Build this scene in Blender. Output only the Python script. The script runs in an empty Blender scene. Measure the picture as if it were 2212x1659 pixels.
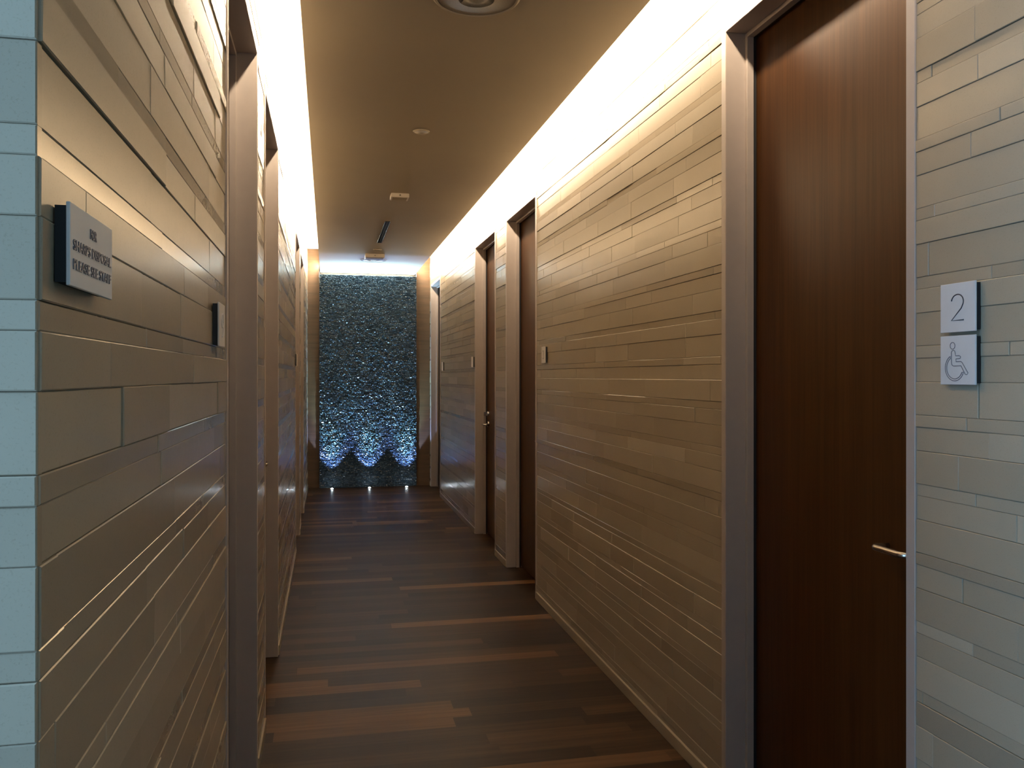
import bpy, math, random
from mathutils import Vector, Matrix

sc = bpy.context.scene
COL = sc.collection
PI = math.pi

# ------------------------------------------------------------------ settings
sc.view_settings.view_transform = 'Standard'
sc.view_settings.look = 'None'
sc.view_settings.exposure = 0.0
sc.view_settings.gamma = 1.0
sc.view_settings.use_curve_mapping = False
sc.cycles.use_denoising = True
sc.cycles.max_bounces = 12
sc.cycles.diffuse_bounces = 7
sc.cycles.glossy_bounces = 4
sc.cycles.sample_clamp_indirect = 6.0
sc.cycles.caustics_reflective = False
sc.cycles.caustics_refractive = False

# ------------------------------------------------------------------ room numbers (metres)
XR, XL = 1.245, -0.24            # tiled wall faces
CR, CL = 1.064, -0.091           # edges of the dropped ceiling
ZC, ZT = 2.628, 2.90             # dropped ceiling, cove top
YS, YE = 1.05, 10.62             # where the dropped ceiling starts, stone face
YF = -2.5                        # walled end of the unseen lobby behind the camera
YL = 0.79                        # near end of the left wall
XW = -2.2                        # lobby side wall
HEAD = 2.455                     # clear door height

# ------------------------------------------------------------------ helpers
def tag(o, label=None, cat=None, group=None, kind=None):
    if label: o['label'] = label
    if cat: o['category'] = cat
    if group: o['group'] = group
    if kind: o['kind'] = kind
    return o

class MB:
    """collects faces, builds one mesh object"""
    def __init__(self):
        self.v, self.f, self.t, self.m, self.s = [], [], [], [], []
        self.xf = None
    def vert(self, p):
        p = Vector(p)
        if self.xf is not None: p = self.xf @ p
        self.v.append(p)
        return len(self.v) - 1
    def face(self, idx, tone=0.5, mi=0, smooth=False):
        self.f.append(tuple(idx)); self.t.append(tone); self.m.append(mi); self.s.append(smooth)
    def quad_out(self, ids, centre, tone=0.5, mi=0, smooth=False):
        a, b, c = (self.v[i] for i in ids[:3])
        n = (b - a).cross(c - a)
        mid = sum((self.v[i] for i in ids), Vector()) / len(ids)
        if n.dot(mid - centre) < 0: ids = list(reversed(ids))
        self.face(ids, tone, mi, smooth)
    def box(self, x0, x1, y0, y1, z0, z1, tone=0.5, mi=0, bev=0.0):
        x0, x1 = sorted((x0, x1)); y0, y1 = sorted((y0, y1)); z0, z1 = sorted((z0, z1))
        ctr = Vector(((x0+x1)/2, (y0+y1)/2, (z0+z1)/2))
        if self.xf is not None: ctr = self.xf @ ctr
        if bev <= 0:
            i = [self.vert((x, y, z)) for x in (x0, x1) for y in (y0, y1) for z in (z0, z1)]
            for q in ((0,1,3,2), (4,5,7,6), (0,1,5,4), (2,3,7,6), (0,2,6,4), (1,3,7,5)):
                self.quad_out([i[k] for k in q], ctr, tone, mi)
            return
        b = bev
        X, Y, Z = (x0, x1), (y0, y1), (z0, z1)
        P = {}
        for ix in (0,1):
            for iy in (0,1):
                for iz in (0,1):
                    sx, sy, sz = (b if ix == 0 else -b), (b if iy == 0 else -b), (b if iz == 0 else -b)
                    P[ix,iy,iz,0] = self.vert((X[ix], Y[iy]+sy, Z[iz]+sz))
                    P[ix,iy,iz,1] = self.vert((X[ix]+sx, Y[iy], Z[iz]+sz))
                    P[ix,iy,iz,2] = self.vert((X[ix]+sx, Y[iy]+sy, Z[iz]))
                    self.quad_out([P[ix,iy,iz,0], P[ix,iy,iz,1], P[ix,iy,iz,2]], ctr, tone, mi)
        for k in (0,1):
            self.quad_out([P[k,0,0,0], P[k,1,0,0], P[k,1,1,0], P[k,0,1,0]], ctr, tone, mi)
            self.quad_out([P[0,k,0,1], P[1,k,0,1], P[1,k,1,1], P[0,k,1,1]], ctr, tone, mi)
            self.quad_out([P[0,0,k,2], P[1,0,k,2], P[1,1,k,2], P[0,1,k,2]], ctr, tone, mi)
        for a in (0,1):
            for c in (0,1):
                self.quad_out([P[0,a,c,1], P[1,a,c,1], P[1,a,c,2], P[0,a,c,2]], ctr, tone, mi)
                self.quad_out([P[a,0,c,0], P[a,1,c,0], P[a,1,c,2], P[a,0,c,2]], ctr, tone, mi)
                self.quad_out([P[a,c,0,0], P[a,c,1,0], P[a,c,1,1], P[a,c,0,1]], ctr, tone, mi)
    def lathe(self, prof, n=32, tone=0.5, mi=0, smooth=True):
        """prof: list of (radius, z) about the z axis"""
        rings = []
        for r, z in prof:
            if r < 1e-6: rings.append([self.vert((0, 0, z))])
            else: rings.append([self.vert((r*math.cos(2*PI*k/n), r*math.sin(2*PI*k/n), z)) for k in range(n)])
        for a, b in zip(rings, rings[1:]):
            for k in range(n):
                k2 = (k+1) % n
                if len(a) == 1 and len(b) == 1: continue
                if len(a) == 1: self.face((a[0], b[k], b[k2]), tone, mi, smooth)
                elif len(b) == 1: self.face((a[k], a[k2], b[0]), tone, mi, smooth)
                else: self.face((a[k], a[k2], b[k2], b[k]), tone, mi, smooth)
    def tube(self, pts, rad, n=10, tone=0.5, mi=0, closed=False, flat=1.0):
        pts = [Vector(p) for p in pts]
        m = len(pts)
        rings = []
        prev = None
        for i, p in enumerate(pts):
            if closed: d = pts[(i+1) % m] - pts[(i-1) % m]
            else: d = pts[min(i+1, m-1)] - pts[max(i-1, 0)]
            d.normalize()
            if prev is None:
                ref = Vector((0,0,1)) if abs(d.z) < 0.9 else Vector((1,0,0))
                u = ref - d*ref.dot(d)
            else:
                u = prev - d*prev.dot(d)
            u.normalize(); prev = u
            w = d.cross(u)
            r = rad[i] if isinstance(rad, (list, tuple)) else rad
            rings.append([self.vert(p + u*(r*math.cos(2*PI*k/n)) + w*(r*flat*math.sin(2*PI*k/n))) for k in range(n)])
        prs = list(zip(rings, rings[1:])) + ([(rings[-1], rings[0])] if closed else [])
        for a, b in prs:
            for k in range(n):
                self.face((a[k], a[(k+1) % n], b[(k+1) % n], b[k]), tone, mi, True)
        if not closed:
            self.face(list(reversed(rings[0])), tone, mi); self.face(rings[-1], tone, mi)
    def build(self, name, mats, parent=None, loc=None):
        me = bpy.data.meshes.new(name)
        me.from_pydata([tuple(v) for v in self.v], [], self.f)
        if not isinstance(mats, (list, tuple)): mats = [mats]
        for m in mats: me.materials.append(m)
        me.polygons.foreach_set('material_index', self.m)
        me.polygons.foreach_set('use_smooth', self.s)
        at = me.attributes.new('tone', 'FLOAT', 'FACE')
        at.data.foreach_set('value', self.t)
        me.update()
        o = bpy.data.objects.new(name, me); COL.objects.link(o)
        if parent: o.parent = parent
        if loc: o.location = loc
        return o

def empty(name, loc, label, cat, group=None, kind=None, mat=None):
    o = bpy.data.objects.new(name, None); COL.objects.link(o)
    o.empty_display_size = 0.05
    o.location = loc
    if mat is not None: o.matrix_world = Matrix.Translation(loc) @ mat.to_4x4()
    return tag(o, label, cat, group, kind)

# ------------------------------------------------------------------ materials
def new_mat(name):
    m = bpy.data.materials.new(name); m.use_nodes = True
    nt = m.node_tree
    return m, nt, nt.nodes['Principled BSDF']
def N(nt, t, **kw):
    n = nt.nodes.new(t)
    for k, v in kw.items(): setattr(n, k, v)
    return n
def L(nt, a, b): nt.links.new(a, b)
def ramp(nt, fac, stops):
    r = N(nt, 'ShaderNodeValToRGB')
    el = r.color_ramp.elements
    while len(el) < len(stops): el.new(0.5)
    for e, (p, c) in zip(el, stops): e.position = p; e.color = (*c, 1)
    L(nt, fac, r.inputs[0]); return r.outputs[0]
def mixc(nt, fac, a, b, mode='MIX'):
    m = N(nt, 'ShaderNodeMix', data_type='RGBA', blend_type=mode)
    for s, v in ((m.inputs[0], fac), (m.inputs[6], a), (m.inputs[7], b)):
        if isinstance(v, bpy.types.NodeSocket): L(nt, v, s)
        elif isinstance(v, (tuple, list)): s.default_value = (*v, 1)
        else: s.default_value = v
    return m.outputs[2]
def noise(nt, scale, detail=3, rough=0.5, vec=None, w=None):
    n = N(nt, 'ShaderNodeTexNoise')
    if w is not None:
        n.noise_dimensions = '4D'; L(nt, w, n.inputs['W'])
    n.inputs['Scale'].default_value = scale; n.inputs['Detail'].default_value = detail
    n.inputs['Roughness'].default_value = rough
    if vec is not None: L(nt, vec, n.inputs['Vector'])
    return n.outputs['Fac']
def coords(nt, scale=(1,1,1)):
    tc = N(nt, 'ShaderNodeTexCoord'); mp = N(nt, 'ShaderNodeMapping')
    mp.inputs['Scale'].default_value = scale
    L(nt, tc.outputs['Object'], mp.inputs['Vector']); return mp.outputs['Vector']
def tone_attr(nt):
    a = N(nt, 'ShaderNodeAttribute'); a.attribute_name = 'tone'; a.attribute_type = 'GEOMETRY'
    return a.outputs['Fac']
def mathn(nt, op, a, b):
    m = N(nt, 'ShaderNodeMath', operation=op)
    for s, v in zip(m.inputs, (a, b)):
        if isinstance(v, bpy.types.NodeSocket): L(nt, v, s)
        else: s.default_value = v
    return m.outputs[0]
def bump(nt, p, h, strength, dist):
    b = N(nt, 'ShaderNodeBump'); b.inputs['Strength'].default_value = strength
    b.inputs['Distance'].default_value = dist
    L(nt, h, b.inputs['Height']); L(nt, b.outputs[0], p.inputs['Normal'])

def plain(name, col, rough=0.5, metal=0.0, var=0.06, nscale=30, spec=0.5):
    m, nt, p = new_mat(name)
    v = noise(nt, nscale, 3, 0.5, coords(nt))
    c = ramp(nt, v, [(0.3, tuple(x*(1-var) for x in col)), (0.7, tuple(min(1, x*(1+var)) for x in col))])
    L(nt, c, p.inputs['Base Color'])
    p.inputs['Roughness'].default_value = rough; p.inputs['Metallic'].default_value = metal
    p.inputs['Specular IOR Level'].default_value = spec
    return m

def tile_mat(name, r0, r1, spec, bmp):
    m, nt, p = new_mat(name)
    t = tone_attr(nt)
    base = ramp(nt, t, [(0.0, (0.27, 0.225, 0.165)), (0.5, (0.345, 0.29, 0.215)), (1.0, (0.42, 0.36, 0.275))])
    w = mathn(nt, 'MULTIPLY', t, 37.0)
    cl = noise(nt, 7.0, 4, 0.6, coords(nt), w)
    base = mixc(nt, cl, mixc(nt, 1.0, base, (0.90, 0.90, 0.90), 'MULTIPLY'), base)
    sp = noise(nt, 420.0, 2, 0.6, coords(nt))
    spc = ramp(nt, sp, [(0.28, (0.80, 0.79, 0.76)), (0.42, (1, 1, 1))])
    base = mixc(nt, 0.6, base, mixc(nt, 1.0, base, spc, 'MULTIPLY'))
    L(nt, base, p.inputs['Base Color'])
    r = noise(nt, 60.0, 3, 0.6, coords(nt))
    rr = N(nt, 'ShaderNodeMapRange'); rr.inputs['To Min'].default_value = r0; rr.inputs['To Max'].default_value = r1
    L(nt, r, rr.inputs['Value']); L(nt, rr.outputs[0], p.inputs['Roughness'])
    p.inputs['Specular IOR Level'].default_value = spec
    bump(nt, p, noise(nt, 70.0, 2, 0.5, coords(nt)), bmp, 0.001)
    return m

def wood_mat(name, dark, light, scale, rough, spec=0.4, fine=1.0):
    m, nt, p = new_mat(name)
    v = noise(nt, 1.0, 5, 0.62, coords(nt, scale))
    v2 = noise(nt, 1.0, 2, 0.5, coords(nt, tuple(s*4 for s in scale)))
    f = mathn(nt, 'ADD', mathn(nt, 'MULTIPLY', v, 0.72), mathn(nt, 'MULTIPLY', v2, 0.28*fine))
    c = ramp(nt, f, [(0.30, dark), (0.68, light)])
    L(nt, c, p.inputs['Base Color'])
    p.inputs['Roughness'].default_value = rough
    p.inputs['Specular IOR Level'].default_value = spec
    bump(nt, p, v2, 0.08, 0.0006)
    return m

def floor_mat():
    m, nt, p = new_mat('walnut_floor')
    t = tone_attr(nt)
    base = ramp(nt, t, [(0.0, (0.018, 0.0095, 0.0055)), (0.45, (0.036, 0.0195, 0.0105)), (0.75, (0.060, 0.033, 0.0170)), (1.0, (0.125, 0.067, 0.033))])
    w = mathn(nt, 'MULTIPLY', t, 53.0)
    g = noise(nt, 1.0, 5, 0.65, coords(nt, (2.2, 55, 55)), w)
    c = mixc(nt, 1.0, base, ramp(nt, g, [(0.30, (0.62, 0.60, 0.58)), (0.68, (1.25, 1.22, 1.18))]), 'MULTIPLY')
    L(nt, c, p.inputs['Base Color'])
    p.inputs['Roughness'].default_value = 0.42
    p.inputs['Specular IOR Level'].default_value = 0.07
    bump(nt, p, g, 0.06, 0.0008)
    return m

def stone_mat():
    m, nt, p = new_mat('split_slate')
    t = tone_attr(nt)
    c = ramp(nt, t, [(0.0, (0.014, 0.026, 0.038)), (0.6, (0.030, 0.054, 0.078)), (1.0, (0.065, 0.105, 0.140))])
    v = noise(nt, 140, 4, 0.6, coords(nt))
    c = mixc(nt, 1.0, c, ramp(nt, v, [(0.3, (0.7, 0.7, 0.7)), (0.7, (1.2, 1.2, 1.2))]), 'MULTIPLY')
    L(nt, c, p.inputs['Base Color'])
    p.inputs['Roughness'].default_value = 0.42
    bump(nt, p, v, 0.25, 0.002)
    return m

def emit_mat(name, col, strength):
    m, nt, p = new_mat(name)
    p.inputs['Base Color'].default_value = (0.8, 0.8, 0.8, 1)
    p.inputs['Emission Color'].default_value = (*col, 1)
    p.inputs['Emission Strength'].default_value = strength
    return m

M_TILE = tile_mat('honed_stone_tile', 0.20, 0.27, 0.25, 0.03)
M_POLISH = tile_mat('polished_stone_strip', 0.12, 0.19, 0.34, 0.05)
M_CORE = plain('mortar', (0.16, 0.135, 0.10), 0.9)
M_FLOOR = floor_mat()
M_SLAB = plain('subfloor', (0.02, 0.013, 0.008), 0.8)
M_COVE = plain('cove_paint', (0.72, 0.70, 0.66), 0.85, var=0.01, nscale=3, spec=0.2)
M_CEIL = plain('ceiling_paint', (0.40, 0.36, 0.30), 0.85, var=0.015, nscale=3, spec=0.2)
M_LOBBY = plain('lobby_paint', (0.5, 0.48, 0.45), 0.8, var=0.02)
M_FRAME = plain('painted_metal', (0.37, 0.315, 0.285), 0.42, 0.0, var=0.02, spec=0.5)
M_DOOR = wood_mat('walnut_veneer', (0.033, 0.0125, 0.0034), (0.060, 0.0235, 0.0068), (34, 34, 0.9), 0.36, 0.13)
M_PANEL = wood_mat('walnut_panel', (0.058, 0.033, 0.016), (0.110, 0.063, 0.031), (1.5, 30, 42), 0.45)
M_STONE = stone_mat()
M_STEEL = plain('satin_steel', (0.55, 0.51, 0.46), 0.27, 1.0, var=0.03)
M_SIGN = plain('sign_plate', (0.62, 0.60, 0.60), 0.5, 0.0, var=0.02)
M_BLACK = plain('black_backing_gap_shade', (0.012, 0.012, 0.014), 0.7)  # sign backings, and the shade coloured into the door gaps
M_INK = plain('dark_lettering', (0.035, 0.036, 0.045), 0.5)
M_RELIEF = plain('relief_outline', (0.13, 0.13, 0.155), 0.45)
M_WHITE = plain('white_plastic', (0.72, 0.68, 0.64), 0.5, var=0.02)
M_GRILLE = plain('speaker_grille', (0.24, 0.22, 0.20), 0.7, var=0.2, nscale=400)
M_COVER = plain('sprinkler_cover', (0.35, 0.31, 0.255), 0.7)
M_SLOT = plain('black_slot', (0.008, 0.007, 0.006), 0.6)
M_LENS = emit_mat('uplight_lens', (0.80, 0.92, 1.0), 110.0)
M_ALU = plain('aluminium', (0.45, 0.44, 0.43), 0.35, 1.0)

# ------------------------------------------------------------------ doors: (near, far, handle side)
# handle side +1 = far jamb, -1 = near jamb
RIGHT_DOORS = [(1.655, 2.525, -1), (5.087, 5.945, -1), (6.390, 7.262, 1), (9.640, 10.500, -1)]
LEFT_DOORS = [(2.173, 3.030, -1), (3.440, 4.290, 1), (6.700, 7.520, -1), (7.880, 8.720, -1)]
FACE_W = 0.030                   # width of the metal frame on the wall face

# ------------------------------------------------------------------ tiled walls
ROWS = (0.026, 0.071, 0.051)     # the three course heights, repeating upwards
ROW0 = 1.398 - 0.148*10          # a thin course starts here

TILT = random.Random(21)
def add_tile(mb, P, a0, a1, z0, z1, dep, tone, mi=0):
    e = 0.0012
    back = -0.012
    ctr = P((a0+a1)/2, (z0+z1)/2, back)
    rings = []
    tz = TILT.gauss(0, 0.006) * (z1 - z0) / 2      # each tile sits very slightly out of true
    ta = TILT.gauss(0, 0.0015) * (a1 - a0) / 2
    tl = (-ta - tz, ta - tz, ta + tz, -ta + tz)
    for d, ins, k in ((back, 0.0, 0), (dep-e, 0.0, 1), (dep, e, 1)):
        rings.append([mb.vert(P(a, z, d + k*t)) for (a, z), t in zip(((a0+ins, z0+ins), (a1-ins, z0+ins), (a1-ins, z1-ins), (a0+ins, z1-ins)), tl)])
    for A, B in zip(rings, rings[1:]):
        for k in range(4):
            k2 = (k+1) % 4
            mb.quad_out([A[k], A[k2], B[k2], B[k]], ctr, tone, mi)
    mb.quad_out(rings[2], ctr, tone, mi)

def tile_wall(mb, P, a_start, a_end, z_end, openings, rng):
    z = ROW0; r = 0
    while z < z_end:
        h = ROWS[r % 3]; zt = z + h
        row_dep = rng.choice((0.0004, 0.0012, 0.002, 0.003))
        row_tone = rng.gauss(0.5, 0.09)
        joints = [a_start]
        a = a_start - rng.uniform(0, 0.6)
        while a < a_end:
            a += rng.choice((0.30, 0.60, 0.60, 0.60, 0.45)) 
            if a_start + 0.04 < a < a_end - 0.04: joints.append(a)
        joints.append(a_end)
        cuts = sorted({max(z, 0.0), min(zt, z_end)} | {o[2] for o in openings if z < o[2] < zt})
        props = [(max(0.0, row_dep + rng.uniform(-0.0006, 0.0010) + (0.0016 if rng.random() < 0.07 else 0)),
                  min(1, max(0, row_tone + rng.gauss(0, 0.13)))) for _ in joints]
        for c0, c1 in zip(cuts, cuts[1:]):
            if c1 - c0 < 0.002: continue
            for j, (a0, a1) in enumerate(zip(joints, joints[1:])):
                segs = [(a0, a1)]
                for o0, o1, oz in openings:
                    if c0 >= oz - 1e-6: continue
                    ns = []
                    for s0, s1 in segs:
                        if s1 <= o0 or s0 >= o1: ns.append((s0, s1)); continue
                        if s0 < o0: ns.append((s0, o0))
                        if s1 > o1: ns.append((o1, s1))
                    segs = ns
                for s0, s1 in segs:
                    if s1 - s0 > 0.004:
                        add_tile(mb, P, s0 + 0.0004, s1 - 0.0004, c0 + 0.0002, c1 - 0.0002, *props[j], 2 if r % 3 == 0 else 0)
        z = zt; r += 1

def core_boxes(mb, xa, xb, ya, yb, openings, zt):
    """solid wall behind the tiles, open at the doors"""
    y = ya
    for o0, o1, oz in sorted(openings):
        mb.box(xa, xb, y, o0, 0, zt, 0.4, 1)
        if oz < zt: mb.box(xa, xb, o0, o1, oz, zt, 0.4, 1)
        y = o1
    mb.box(xa, xb, y, yb, 0, zt, 0.4, 1)

rngw = random.Random(11)
opR = [(a - FACE_W + 0.004, b + FACE_W - 0.004, HEAD + FACE_W - 0.004) for a, b, _ in RIGHT_DOORS]
opL = [(a - FACE_W + 0.004, b + FACE_W - 0.004, HEAD + FACE_W - 0.004) for a, b, _ in LEFT_DOORS]

mb = MB()
tile_wall(mb, lambda a, z, d: Vector((XR - d, a, z)), YF, YE + 0.02, ZT, opR, rngw)
core_boxes(mb, XR + 0.002, XR + 0.15, YF, YE + 0.2, opR, ZT + 0.05)
mb.box(XR + 0.15, XR + 0.19, YF, YE + 0.2, -0.02, ZT + 0.05, 0.3, 1)
tag(mb.build('wall_right', [M_TILE, M_CORE, M_POLISH]), 'right corridor wall of stacked beige stone strip tiles', 'wall', None, 'structure')

mb = MB()
tile_wall(mb, lambda a, z, d: Vector((XL + d, a, z)), YL + 0.002, YE + 0.02, ZT, opL, rngw)
core_boxes(mb, XL - 0.15, XL - 0.002, YL + 0.012, YE + 0.2, opL, ZT + 0.05)
mb.box(XL - 0.19, XL - 0.15, YL + 0.012, YE + 0.2, -0.02, ZT + 0.05, 0.3, 1)
tag(mb.build('wall_left', [M_TILE, M_CORE, M_POLISH]), 'left corridor wall of stacked beige stone strip tiles', 'wall', None, 'structure')

mb = MB()
tile_wall(mb, lambda a, z, d: Vector((a, YL - d, z)), XW, XL + 0.001, ZT, [], rngw)
mb.box(XW, XL - 0.004, YL + 0.002, YL + 0.012, 0, ZT + 0.05, 0.4, 1)
tag(mb.build('wall_entry', [M_TILE, M_CORE, M_POLISH]), 'short tiled wall end at the left edge lit by blue daylight', 'wall', None, 'structure')

mb = MB()
mb.box(XW, XR + 0.19, YF - 0.1, YF, -0.02, ZT + 0.05)
mb.box(XW - 0.1, XW, YF - 0.1, -1.1, -0.02, ZT + 0.05)  # unseen side piece added to block part of the daylight
tag(mb.build('wall_lobby', M_LOBBY), 'unseen lobby walls behind the viewer, placed to narrow the daylight', 'wall', None, 'structure')

# base strip along both walls
def base_strip(name, x0, x1, runs, label):
    mb = MB()
    for y0, y1 in runs:
        if y1 - y0 > 0.02: mb.box(x0, x1, y0, y1, 0.0, 0.048, 0.55, 0, 0.002)
    tag(mb.build(name, M_TILE), label, 'baseboard', None, 'structure')
def runs_between(ops, a, b):
    out, y = [], a
    for o0, o1, _ in sorted(ops):
        out.append((y, o0)); y = o1
    out.append((y, b)); return out
base_strip('baseboard_right', XR - 0.010, XR + 0.001, runs_between(opR, YF + 0.01, YE), 'low beige stone base strip along the right wall')
base_strip('baseboard_left', XL - 0.001, XL + 0.010, runs_between(opL, YL + 0.004, YE), 'low beige stone base strip along the left wall')

# ------------------------------------------------------------------ floor of walnut strips running across
rngf = random.Random(5)
mb = MB()
mb.box(XW, XR + 0.19, YF, YE + 0.2, -0.06, -0.0012, 0.2, 1)
y = YF; PW = 0.0905
while y < YE + 0.15:
    x = XW - rngf.uniform(0, 1.0)
    while x < XR + 0.19:
        ln = rngf.uniform(0.45, 1.35)
        x0, x1 = max(x, XW), min(x + ln, XR + 0.19)
        if x1 > x0 + 0.003:
            q = rngf.random()
            tone = rngf.uniform(0.02, 0.45) if q < 0.55 else (rngf.uniform(0.4, 0.75) if q < 0.9 else rngf.uniform(0.8, 1.0))
            i = [mb.vert(p) for p in ((x0 + 0.0003, y + 0.0003, 0), (x1 - 0.0003, y + 0.0003, 0), (x1 - 0.0003, y + PW - 0.0003, 0), (x0 + 0.0003, y + PW - 0.0003, 0))]
            mb.face(i, tone, 0)
        x += ln
    y += PW
tag(mb.build('floor', [M_FLOOR, M_SLAB]), 'dark walnut strip floor with boards running across the corridor', 'floor', None, 'structure')

# ------------------------------------------------------------------ ceiling with side coves
mb = MB()
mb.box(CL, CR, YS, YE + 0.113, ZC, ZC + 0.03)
mb.box(XW, XR + 0.19, YF, YE + 0.2, ZT, ZT + 0.05, 0.5, 1)
mb.box(XL, XR, YS - 0.02, YS, ZC, ZT, 0.5, 1)
tag(mb.build('ceiling', [M_CEIL, M_COVE]), 'dropped plain ceiling with lit coves along both sides', 'ceiling', None, 'structure')

# ------------------------------------------------------------------ end wall: wood piers and backing
mb = MB()
mb.box(XL, CL - 0.010, YE + 0.03, YE + 0.2, 0, ZT, 0.5, 0)
mb.box(CR + 0.012, XR, YE + 0.03, YE + 0.2, 0, ZT, 0.5, 0)
mb.box(CL - 0.010, CR + 0.012, YE + 0.115, YE + 0.2, 0, ZT, 0.5, 0)
tag(mb.build('wall_back', M_PANEL), 'walnut end wall showing on both sides of the dark stone', 'wall', None, 'structure')

# ------------------------------------------------------------------ stone panel
rngs = random.Random(3)
mb = MB()
SX0, SX1, SZ = CL - 0.008, CR + 0.010, 2.588
mb.box(SX0, SX1, YE + 0.0015, YE + 0.06, 0, SZ, 0.2)
z = 0.0
while z < SZ - 0.004:
    h = rngs.uniform(0.012, 0.020); z1 = min(z + h, SZ)
    if SZ - z1 < 0.006: z1 = SZ
    x = SX0 - rngs.uniform(0, 0.02)
    while x < SX1:
        w = rngs.uniform(0.016, 0.036)
        x0, x1 = max(x, SX0), min(x + w, SX1)
        if x1 - x0 > 0.003:
            tone = min(1, max(0, rngs.gauss(0.5, 0.2)))
            pit = rngs.random() < 0.06
            d = 0.0005 if pit else rngs.uniform(0.003, 0.0135)
            tz, tx = rngs.gauss(-0.0006, 0.0022), rngs.gauss(0, 0.0016)
            ex, ez = (x1 - x0)*0.20, (z1 - z)*rngs.uniform(0.20, 0.36)
            j = lambda: rngs.uniform(-0.0009, 0.0009)
            f = [mb.vert((x0 + ex + j(), YE - (d - tz - tx), z + ez + j())), mb.vert((x1 - ex + j(), YE - (d - tz + tx), z + ez + j())),
                 mb.vert((x1 - ex + j(), YE - (d + tz + tx), z1 - ez*0.7 + j())), mb.vert((x0 + ex + j(), YE - (d + tz - tx), z1 - ez*0.7 + j()))]
            e = rngs.uniform(0.0, 0.0012)
            r = [mb.vert((x0, YE - e, z)), mb.vert((x1, YE - e, z)), mb.vert((x1, YE - e, z1)), mb.vert((x0, YE - e, z1))]
            ctr = Vector(((x0+x1)/2, YE + 0.012, (z+z1)/2))
            mb.quad_out(f, ctr, tone)
            for k in range(4):
                mb.quad_out([r[k], r[(k+1) % 4], f[(k+1) % 4], f[k]], ctr, tone)
        x += w
    z = z1
tag(mb.build('stone_panel', M_STONE), 'tall dark split slate feature panel at the end of the corridor', 'stone panel')

# ------------------------------------------------------------------ doors
def arc_pts(c, r, a0, a1, n, ux, uy):
    return [Vector(c) + Vector(ux)*(r*math.cos(a0 + (a1-a0)*k/n)) + Vector(uy)*(r*math.sin(a0 + (a1-a0)*k/n)) for k in range(n+1)]

def make_door(idx, side, y0, y1, hs, label, deadbolt=False):
    """side +1 right wall, -1 left wall; local x = into the wall, y = along the corridor"""
    xw = XR if side > 0 else XL
    root = empty('door_%d' % idx, (xw, y0, 0), label, 'door', None, 'structure')
    w = y1 - y0
    sx = side
    F, G = -0.0055, 0.097            # face in front of the tiles, leaf face behind them
    def bx(m, d0, d1, a0, a1, z0, z1, bev=0.0, tone=0.5):
        m.box(sx*d0, sx*d1, a0, a1, z0, z1, tone, 0, bev)
    fr = MB()
    W = FACE_W
    for a0, a1 in ((-W, 0.0), (w, w + W)):
        bx(fr, F, G + 0.045, a0, a1, 0, HEAD + W, 0.0015)
    bx(fr, F, G + 0.045, 0.0, w, HEAD, HEAD + W, 0.0015)
    fr.build('door_frame', M_FRAME, root)
    st = MB()                       # door stop all round, standing in from the jamb
    for a0, a1 in ((0.0, 0.014), (w - 0.014, w)):
        bx(st, G - 0.035, G - 0.012, a0, a1, 0, HEAD, 0.001)
    bx(st, G - 0.035, G - 0.012, 0.014, w - 0.014, HEAD - 0.014, HEAD, 0.001)
    st.build('door_stop', M_FRAME, root)
    sl = MB()                       # black strip standing in for the shade between stop and leaf
    for a0, a1 in ((0.0, 0.009), (w - 0.009, w)):
        bx(sl, G - 0.012, G - 0.0005, a0, a1, 0, HEAD)
    bx(sl, G - 0.012, G - 0.0005, 0.009, w - 0.009, HEAD - 0.009, HEAD)
    sl.build('door_gap_shade', M_BLACK, root)
    lf = MB()
    bx(lf, G, G + 0.044, 0.003, w - 0.003, 0.012, HEAD - 0.003, 0.001)
    leaf = lf.build('door_leaf', M_DOOR, root)
    # lever handle
    hb = w - 0.068 if hs > 0 else 0.068
    dr = -hs
    zh = 0.948
    hm = MB()
    def Q(d, a, z): return Vector((sx*d, a, z))
    r0 = [Q(G - 0.001, hb, zh)]
    hm.xf = Matrix.Translation(Q(G, hb, zh)) @ Matrix.Rotation(-sx*PI/2, 4, 'Y')
    hm.lathe([(0.0, 0.009), (0.022, 0.009), (0.026, 0.006), (0.026, 0.0)], 24)
    hm.xf = None
    pts = [Q(G - 0.004, hb, zh), Q(G - 0.020, hb, zh), Q(G - 0.034, hb, zh)]
    for k in range(1, 7):
        t = k/6*PI/2
        pts.append(Q(G - 0.034 - 0.022*math.sin(t), hb + dr*0.022*(1-math.cos(t)), zh))
    for k in range(1, 5):
        pts.append(Q(G - 0.056, hb + dr*(0.022 + 0.078*k/4), zh))
    for k in range(1, 6):
        t = k/5*PI/2
        pts.append(Q(G - 0.056 + 0.014*(1-math.cos(t)), hb + dr*(0.100 + 0.014*math.sin(t)), zh))
    pts.append(Q(G - 0.014, hb + dr*0.114, zh))
    hm.tube(pts, 0.0082, 12)
    hm.build('lever_handle', M_STEEL, leaf)
    if deadbolt:
        dm = MB()
        dm.xf = Matrix.Translation(Q(G, hb, zh + 0.088)) @ Matrix.Rotation(-sx*PI/2, 4, 'Y')
        dm.lathe([(0.0, 0.012), (0.018, 0.012), (0.022, 0.008), (0.022, 0.0)], 24)
        dm.xf = None
        bx(dm, G - 0.040, G - 0.010, hb - 0.004, hb + 0.004, zh + 0.072, zh + 0.104, 0.001)
        dm.build('deadbolt_turn', M_STEEL, leaf)
    return root

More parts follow.
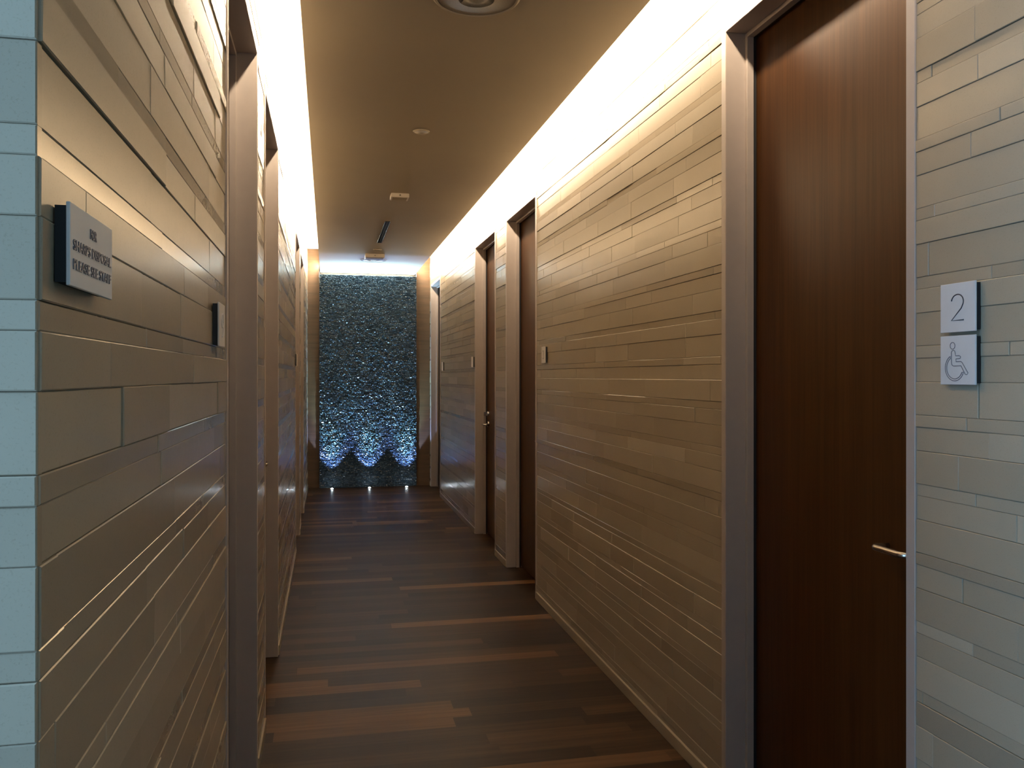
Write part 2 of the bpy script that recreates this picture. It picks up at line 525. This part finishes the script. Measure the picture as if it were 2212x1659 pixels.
RL = ['dark walnut door with steel lever, nearest on the right beside sign 2',
      'second walnut door on the right wall, past the long tiled stretch',
      'third walnut door on the right wall, with a deadbolt above its lever',
      'last door on the right wall, beside the walnut end wall']
LLb = ['first recessed door on the left wall, past the sharps disposal sign',
       'second recessed door on the left wall, its steel lever just showing',
       'third recessed door on the left wall, far along the corridor',
       'last recessed door on the left wall, close to the end wall']
n = 1
for (a, b, hs), lb in zip(RIGHT_DOORS, RL):
    make_door(n, 1, a, b, hs, lb, deadbolt=(n == 3)); n += 1
for (a, b, hs), lb in zip(LEFT_DOORS, LLb):
    make_door(n, -1, a, b, hs, lb); n += 1

# ------------------------------------------------------------------ signs
ROT_L = Matrix(((0, 0, 1), (1, 0, 0), (0, 1, 0)))        # local x -> +Y, y -> +Z, z -> +X
ROT_R = Matrix(((0, 0, -1), (-1, 0, 0), (0, 1, 0)))      # local x -> -Y, y -> +Z, z -> -X
SB = 0.0100      # thickness of dark backing
SP = 0.0035      # thickness of pale plate

def make_sign(name, side, yc, zc, w, h, label, cat='sign', group=None):
    rot = ROT_L if side < 0 else ROT_R
    xw = (XL + 0.0045) if side < 0 else (XR - 0.0045)
    root = empty(name, (xw, yc, zc), label, cat, group, None, rot)
    b = MB(); i = 0.003
    b.box(-w/2 + i, w/2 - i, -h/2 + i, h/2 - i, 0, SB - 0.0002)
    b.build('backing', M_BLACK, root)
    p = MB(); p.box(-w/2, w/2, -h/2, h/2, SB, SB + SP, 0.5, 0, 0.0006)
    p.build('plate', M_SIGN, root)
    return root

def strokes(root, name, paths, rad, mat, closed=()):
    m = MB()
    for k, pth in enumerate(paths):
        m.tube([(x, y, SB + SP) for x, y in pth], rad, 8, closed=(k in closed))
    return m.build(name, mat, root)

def arc(cx, cy, rx, ry, a0, a1, n=18):
    a0, a1 = math.radians(a0), math.radians(a1)
    return [(cx + rx*math.cos(a0 + (a1-a0)*k/n), cy + ry*math.sin(a0 + (a1-a0)*k/n)) for k in range(n+1)]

def text_mesh(root, name, lines, mat):
    """lines: (text, height, centre y, total width)"""
    dg = bpy.context.evaluated_depsgraph_get()
    out = MB()
    for s, size, cy, width in lines:
        cu = bpy.data.curves.new('txt', 'FONT'); cu.body = s; cu.size = size
        cu.extrude = 0.0006; cu.align_x = 'CENTER'; cu.offset = size*0.008
        to = bpy.data.objects.new('txt', cu); COL.objects.link(to)
        bpy.context.view_layer.update()
        dg = bpy.context.evaluated_depsgraph_get()
        me = bpy.data.meshes.new_from_object(to.evaluated_get(dg))
        xs = [v.co.x for v in me.vertices]; ys = [v.co.y for v in me.vertices]
        k = width / (max(xs) - min(xs)); mx = (max(xs)+min(xs))/2; my = (max(ys)+min(ys))/2
        base = len(out.v)
        for v in me.vertices: out.vert(((v.co.x - mx)*k, v.co.y - my + cy, SB + SP + 0.0004 + v.co.z))
        for p in me.polygons: out.face([base + i for i in p.vertices])
        bpy.data.objects.remove(to); bpy.data.curves.remove(cu); bpy.data.meshes.remove(me)
    return out.build(name, mat, root)

s = make_sign('sharps_sign', -1, 0.895, 1.477, 0.150, 0.074, 'pale rectangular sharps disposal notice on the left wall', 'sign')
text_mesh(s, 'lettering', [('FOR', 0.0135, 0.0185, 0.022), ('SHARPS DISPOSAL', 0.0135, 0.0005, 0.134), ('PLEASE SEE STAFF', 0.0135, -0.0170, 0.134)], M_RELIEF)

# room number 2
s = make_sign('room_number_sign', 1, 1.482, 1.4965, 0.097, 0.098, 'pale square room sign with the number 2, right of the nearest door', 'sign', 'room number signs')
two = arc(0.0, 0.0115, 0.0165, 0.0145, 172, -22, 20) + [(0.0105, -0.002), (-0.0165, -0.0255), (0.0175, -0.0255)]
strokes(s, 'number', [two], 0.0013, M_INK)

# accessible sign below it
s = make_sign('accessible_sign', 1, 1.482, 1.3915, 0.097, 0.098, 'pale square sign with a wheelchair outline under the number 2', 'sign')
def ip(px, py): return ((px - 905)/375*0.097 - 0.0485, (1318 - py + (px - 905)*-0.02)/522*0.098 - 0.049)
cxh, cyh = ip(1040, 900)
head = arc(cxh, cyh, 0.0068, 0.0068, 0, 342, 19)
body = [ip(*q) for q in ((1027, 975), (1034, 955), (1050, 947), (1064, 958), (1070, 985), (1073, 1008), (1112, 1006), (1126, 1016), (1126, 1030), (1112, 1037),
        (1076, 1040), (1078, 1070), (1128, 1068), (1142, 1078), (1205, 1190), (1192, 1206), (1176, 1204), (1130, 1113), (1050, 1116), (1034, 1106), (1029, 1085))]
cw = ip(1062, 1135)
wo = arc(cw[0], cw[1], 0.0262, 0.0262, 118, 340, 26)
wi = arc(cw[0], cw[1], 0.0222, 0.0222, 122, 336, 26)
strokes(s, 'wheelchair_outline', [head, body, wo + list(reversed(wi))], 0.0009, M_RELIEF, closed=(0, 1, 2))

# left sign, number 9
s = make_sign('room_number_sign', -1, 1.932, 1.469, 0.100, 0.092, 'pale square room sign on the left wall, tight beside the first recessed door', 'sign', 'room number signs')
nine = arc(0.0, 0.0095, 0.0145, 0.0145, -20, 340, 26) + arc(-0.003, 0.0045, 0.0175, 0.0295, 4, -95, 12)
strokes(s, 'number', [nine], 0.0019, M_SIGN)

# further signs
s = make_sign('room_number_sign', 1, 4.838, 1.483, 0.088, 0.096, 'small pale room sign just before the second door on the right', 'sign', 'room number signs')
three = arc(0.0, 0.012, 0.013, 0.0125, 160, -80, 14) + arc(0.0, -0.0125, 0.0145, 0.0125, 80, -160, 14)
strokes(s, 'number', [three], 0.0013, M_RELIEF)
make_sign('room_number_sign', 1, 7.352, 1.481, 0.090, 0.092, 'blank-looking room sign on the far side of the door with the deadbolt', 'sign', 'room number signs')
make_sign('room_number_sign', 1, 9.335, 1.464, 0.096, 0.096, 'room sign farthest down the right wall, just before the last door', 'sign', 'room number signs')
make_sign('room_number_sign', -1, 6.55, 1.478, 0.090, 0.092, 'room sign farthest down the left wall, before the third recessed door', 'sign', 'room number signs')

# ------------------------------------------------------------------ ceiling fittings (built at z<=0 below the empty)
def speaker(y, label):
    root = empty('ceiling_speaker', (0.487, y, ZC), label, 'speaker', 'round ceiling speakers')
    g = MB(); g.lathe([(0.0, -0.009), (0.06, -0.0085), (0.125, -0.006), (0.134, -0.004)], 48); g.build('grille', M_GRILLE, root)
    t = MB(); t.lathe([(0.132, -0.003), (0.135, -0.008), (0.141, -0.007), (0.147, -0.001), (0.147, 0.0)], 48); t.build('trim_ring', M_CEIL, root)
    return root
speaker(2.83, 'large round ceiling speaker with dark grille cut by the top edge')
speaker(9.47, 'round ceiling speaker in the pale glow above the stone panel')

def cover(x, y, label):
    root = empty('ceiling_sprinkler', (x, y, ZC), label, 'sprinkler cover', 'round sprinkler covers')
    m = MB(); m.lathe([(0.0, -0.009), (0.036, -0.0085), (0.042, -0.006), (0.044, -0.003), (0.038, -0.002), (0.036, 0.0)], 36); m.build('disc', M_COVER, root)
cover(0.473, 4.43, 'small flat round cover in the middle of the ceiling')
cover(0.487, 8.66, 'small round cover on the ceiling beyond the black slot')

def detector(x, y, w, d, h, label):
    root = empty('detector_box', (x, y, ZC), label, 'detector', 'ceiling detector boxes')
    m = MB(); m.box(-w/2, w/2, -d/2, d/2, -h, 0, 0.5, 0, 0.003); m.build('housing', M_WHITE, root)
    m = MB(); m.box(-w/2 + 0.012, w/2 - 0.012, -d/2 + 0.012, d/2 - 0.012, -h - 0.0015, -h + 0.001, 0.5, 0, 0.0006); m.build('cover_plate', M_CEIL, root)
    m = MB(); m.xf = Matrix.Translation((0, -d/2 - 0.0005, -h*0.5)) @ Matrix.Rotation(PI/2, 4, 'X')
    m.lathe([(0.0, 0.002), (0.005, 0.002), (0.006, 0.0)], 16); m.build('indicator', M_GRILLE, root)
detector(0.491, 6.035, 0.125, 0.13, 0.028, 'small white box on the ceiling just before the black slot')
detector(0.480, 9.06, 0.200, 0.15, 0.038, 'wider box on the ceiling in front of the far speaker')

root = empty('ceiling_vent', (0.481, 7.655, ZC), 'narrow black air slot running along the ceiling', 'air vent')
m = MB()
for x0, x1 in ((-0.0225, -0.0185), (0.0185, 0.0225)): m.box(x0, x1, -0.575, 0.575, -0.004, 0, 0.5, 0, 0.0008)
for y0, y1 in ((-0.575, -0.571), (0.571, 0.575)): m.box(-0.0185, 0.0185, y0, y1, -0.004, 0, 0.5, 0, 0.0008)
m.build('rim', M_SLOT, root)
m = MB(); m.box(-0.0185, 0.0185, -0.571, 0.571, -0.0022, -0.0005); m.box(-0.002, 0.002, -0.571, 0.571, -0.0036, -0.001); m.build('slot', M_SLOT, root)

# ------------------------------------------------------------------ floor uplights
UPL = ((0.050, 'left'), (0.493, 'middle'), (0.940, 'right'))
YU = YE - 0.135
for x, nm in UPL:
    root = empty('floor_uplight', (x, YU, 0), '%s of the three small bright uplights in the floor below the stone' % nm, 'uplight', 'floor uplights')
    m = MB(); m.lathe([(0.024, 0.0), (0.024, 0.005), (0.0175, 0.008), (0.016, 0.004), (0.016, 0.0)], 32); m.build('trim_ring', M_ALU, root)
    m = MB(); m.lathe([(0.0165, 0.004), (0.013, 0.011), (0.007, 0.015), (0.0, 0.016)], 24); m.build('lens', M_LENS, root)

# ------------------------------------------------------------------ lights
def area(name, loc, rot, sx, sy, power, col, spread=PI):
    d = bpy.data.lights.new(name, 'AREA'); d.shape = 'RECTANGLE'; d.size = sx; d.size_y = sy
    d.energy = power; d.color = col; d.spread = spread
    o = bpy.data.objects.new(name, d); COL.objects.link(o); o.location = loc; o.rotation_euler = rot
    return o
WARM = (1.0, 0.80, 0.56)
LY0, LY1 = YS + 0.05, YE
LEN = LY1 - LY0; MID = (LY0 + LY1)/2
P_COVE = 305
TU = math.radians(6)
# area lights emit along local -Z; facing +X: rotate about Y by -90 deg
area('cove_light_right', (CR + 0.002, MID, ZC + 0.062), (0, -PI/2 - TU, 0), 0.05, LEN, P_COVE, WARM)
area('cove_light_left', (CL - 0.002, MID, ZC + 0.062), (0, PI/2 + TU, 0), 0.05, LEN, P_COVE, WARM)
# strip on top of the stone, shining forward under the ceiling
area('stone_top_light', ((CL + CR)/2, YE + 0.10, 2.583), (-PI/2 - 0.12, 0, 0), 1.10, 0.028, 240, (0.66, 0.88, 1.0))
for x, nm in UPL:
    for en, half, bl, col in ((120, 31, 0.20, (0.34, 0.50, 1.0)), (240, 23, 0.75, (0.50, 0.95, 1.0))):
        d = bpy.data.lights.new('uplight_beam', 'SPOT'); d.energy = en; d.spot_size = math.radians(half*2); d.spot_blend = bl
        d.color = col; d.shadow_soft_size = 0.008
        o = bpy.data.objects.new('uplight_beam', d); COL.objects.link(o)
        o.location = (x, YU, 0.03); o.rotation_euler = (PI, 0, 0)

# daylight coming in through the open lobby behind the camera
w = bpy.data.worlds.new('World'); sc.world = w; w.use_nodes = True
bg = w.node_tree.nodes['Background']
bg.inputs[0].default_value = (0.34, 0.64, 1.0, 1); bg.inputs[1].default_value = 11.0
po = area('lobby_portal', (XW, (-1.1 + YL)/2, ZT/2), (0, -PI/2, 0), ZT, YL + 1.1, 1, (1, 1, 1))
po.data.cycles.is_portal = True

# ------------------------------------------------------------------ camera
cd = bpy.data.cameras.new('Camera'); cam = bpy.data.objects.new('Camera', cd); COL.objects.link(cam)
cd.sensor_fit = 'HORIZONTAL'; cd.sensor_width = 36.0; cd.lens = 1850/2212*36.0
cd.shift_y = -17.5/2212
cd.clip_start = 0.02
cam.location = (0, 0, 1.36)
cam.rotation_euler = (PI/2, 0, -math.atan(398/1850))
sc.camera = cam
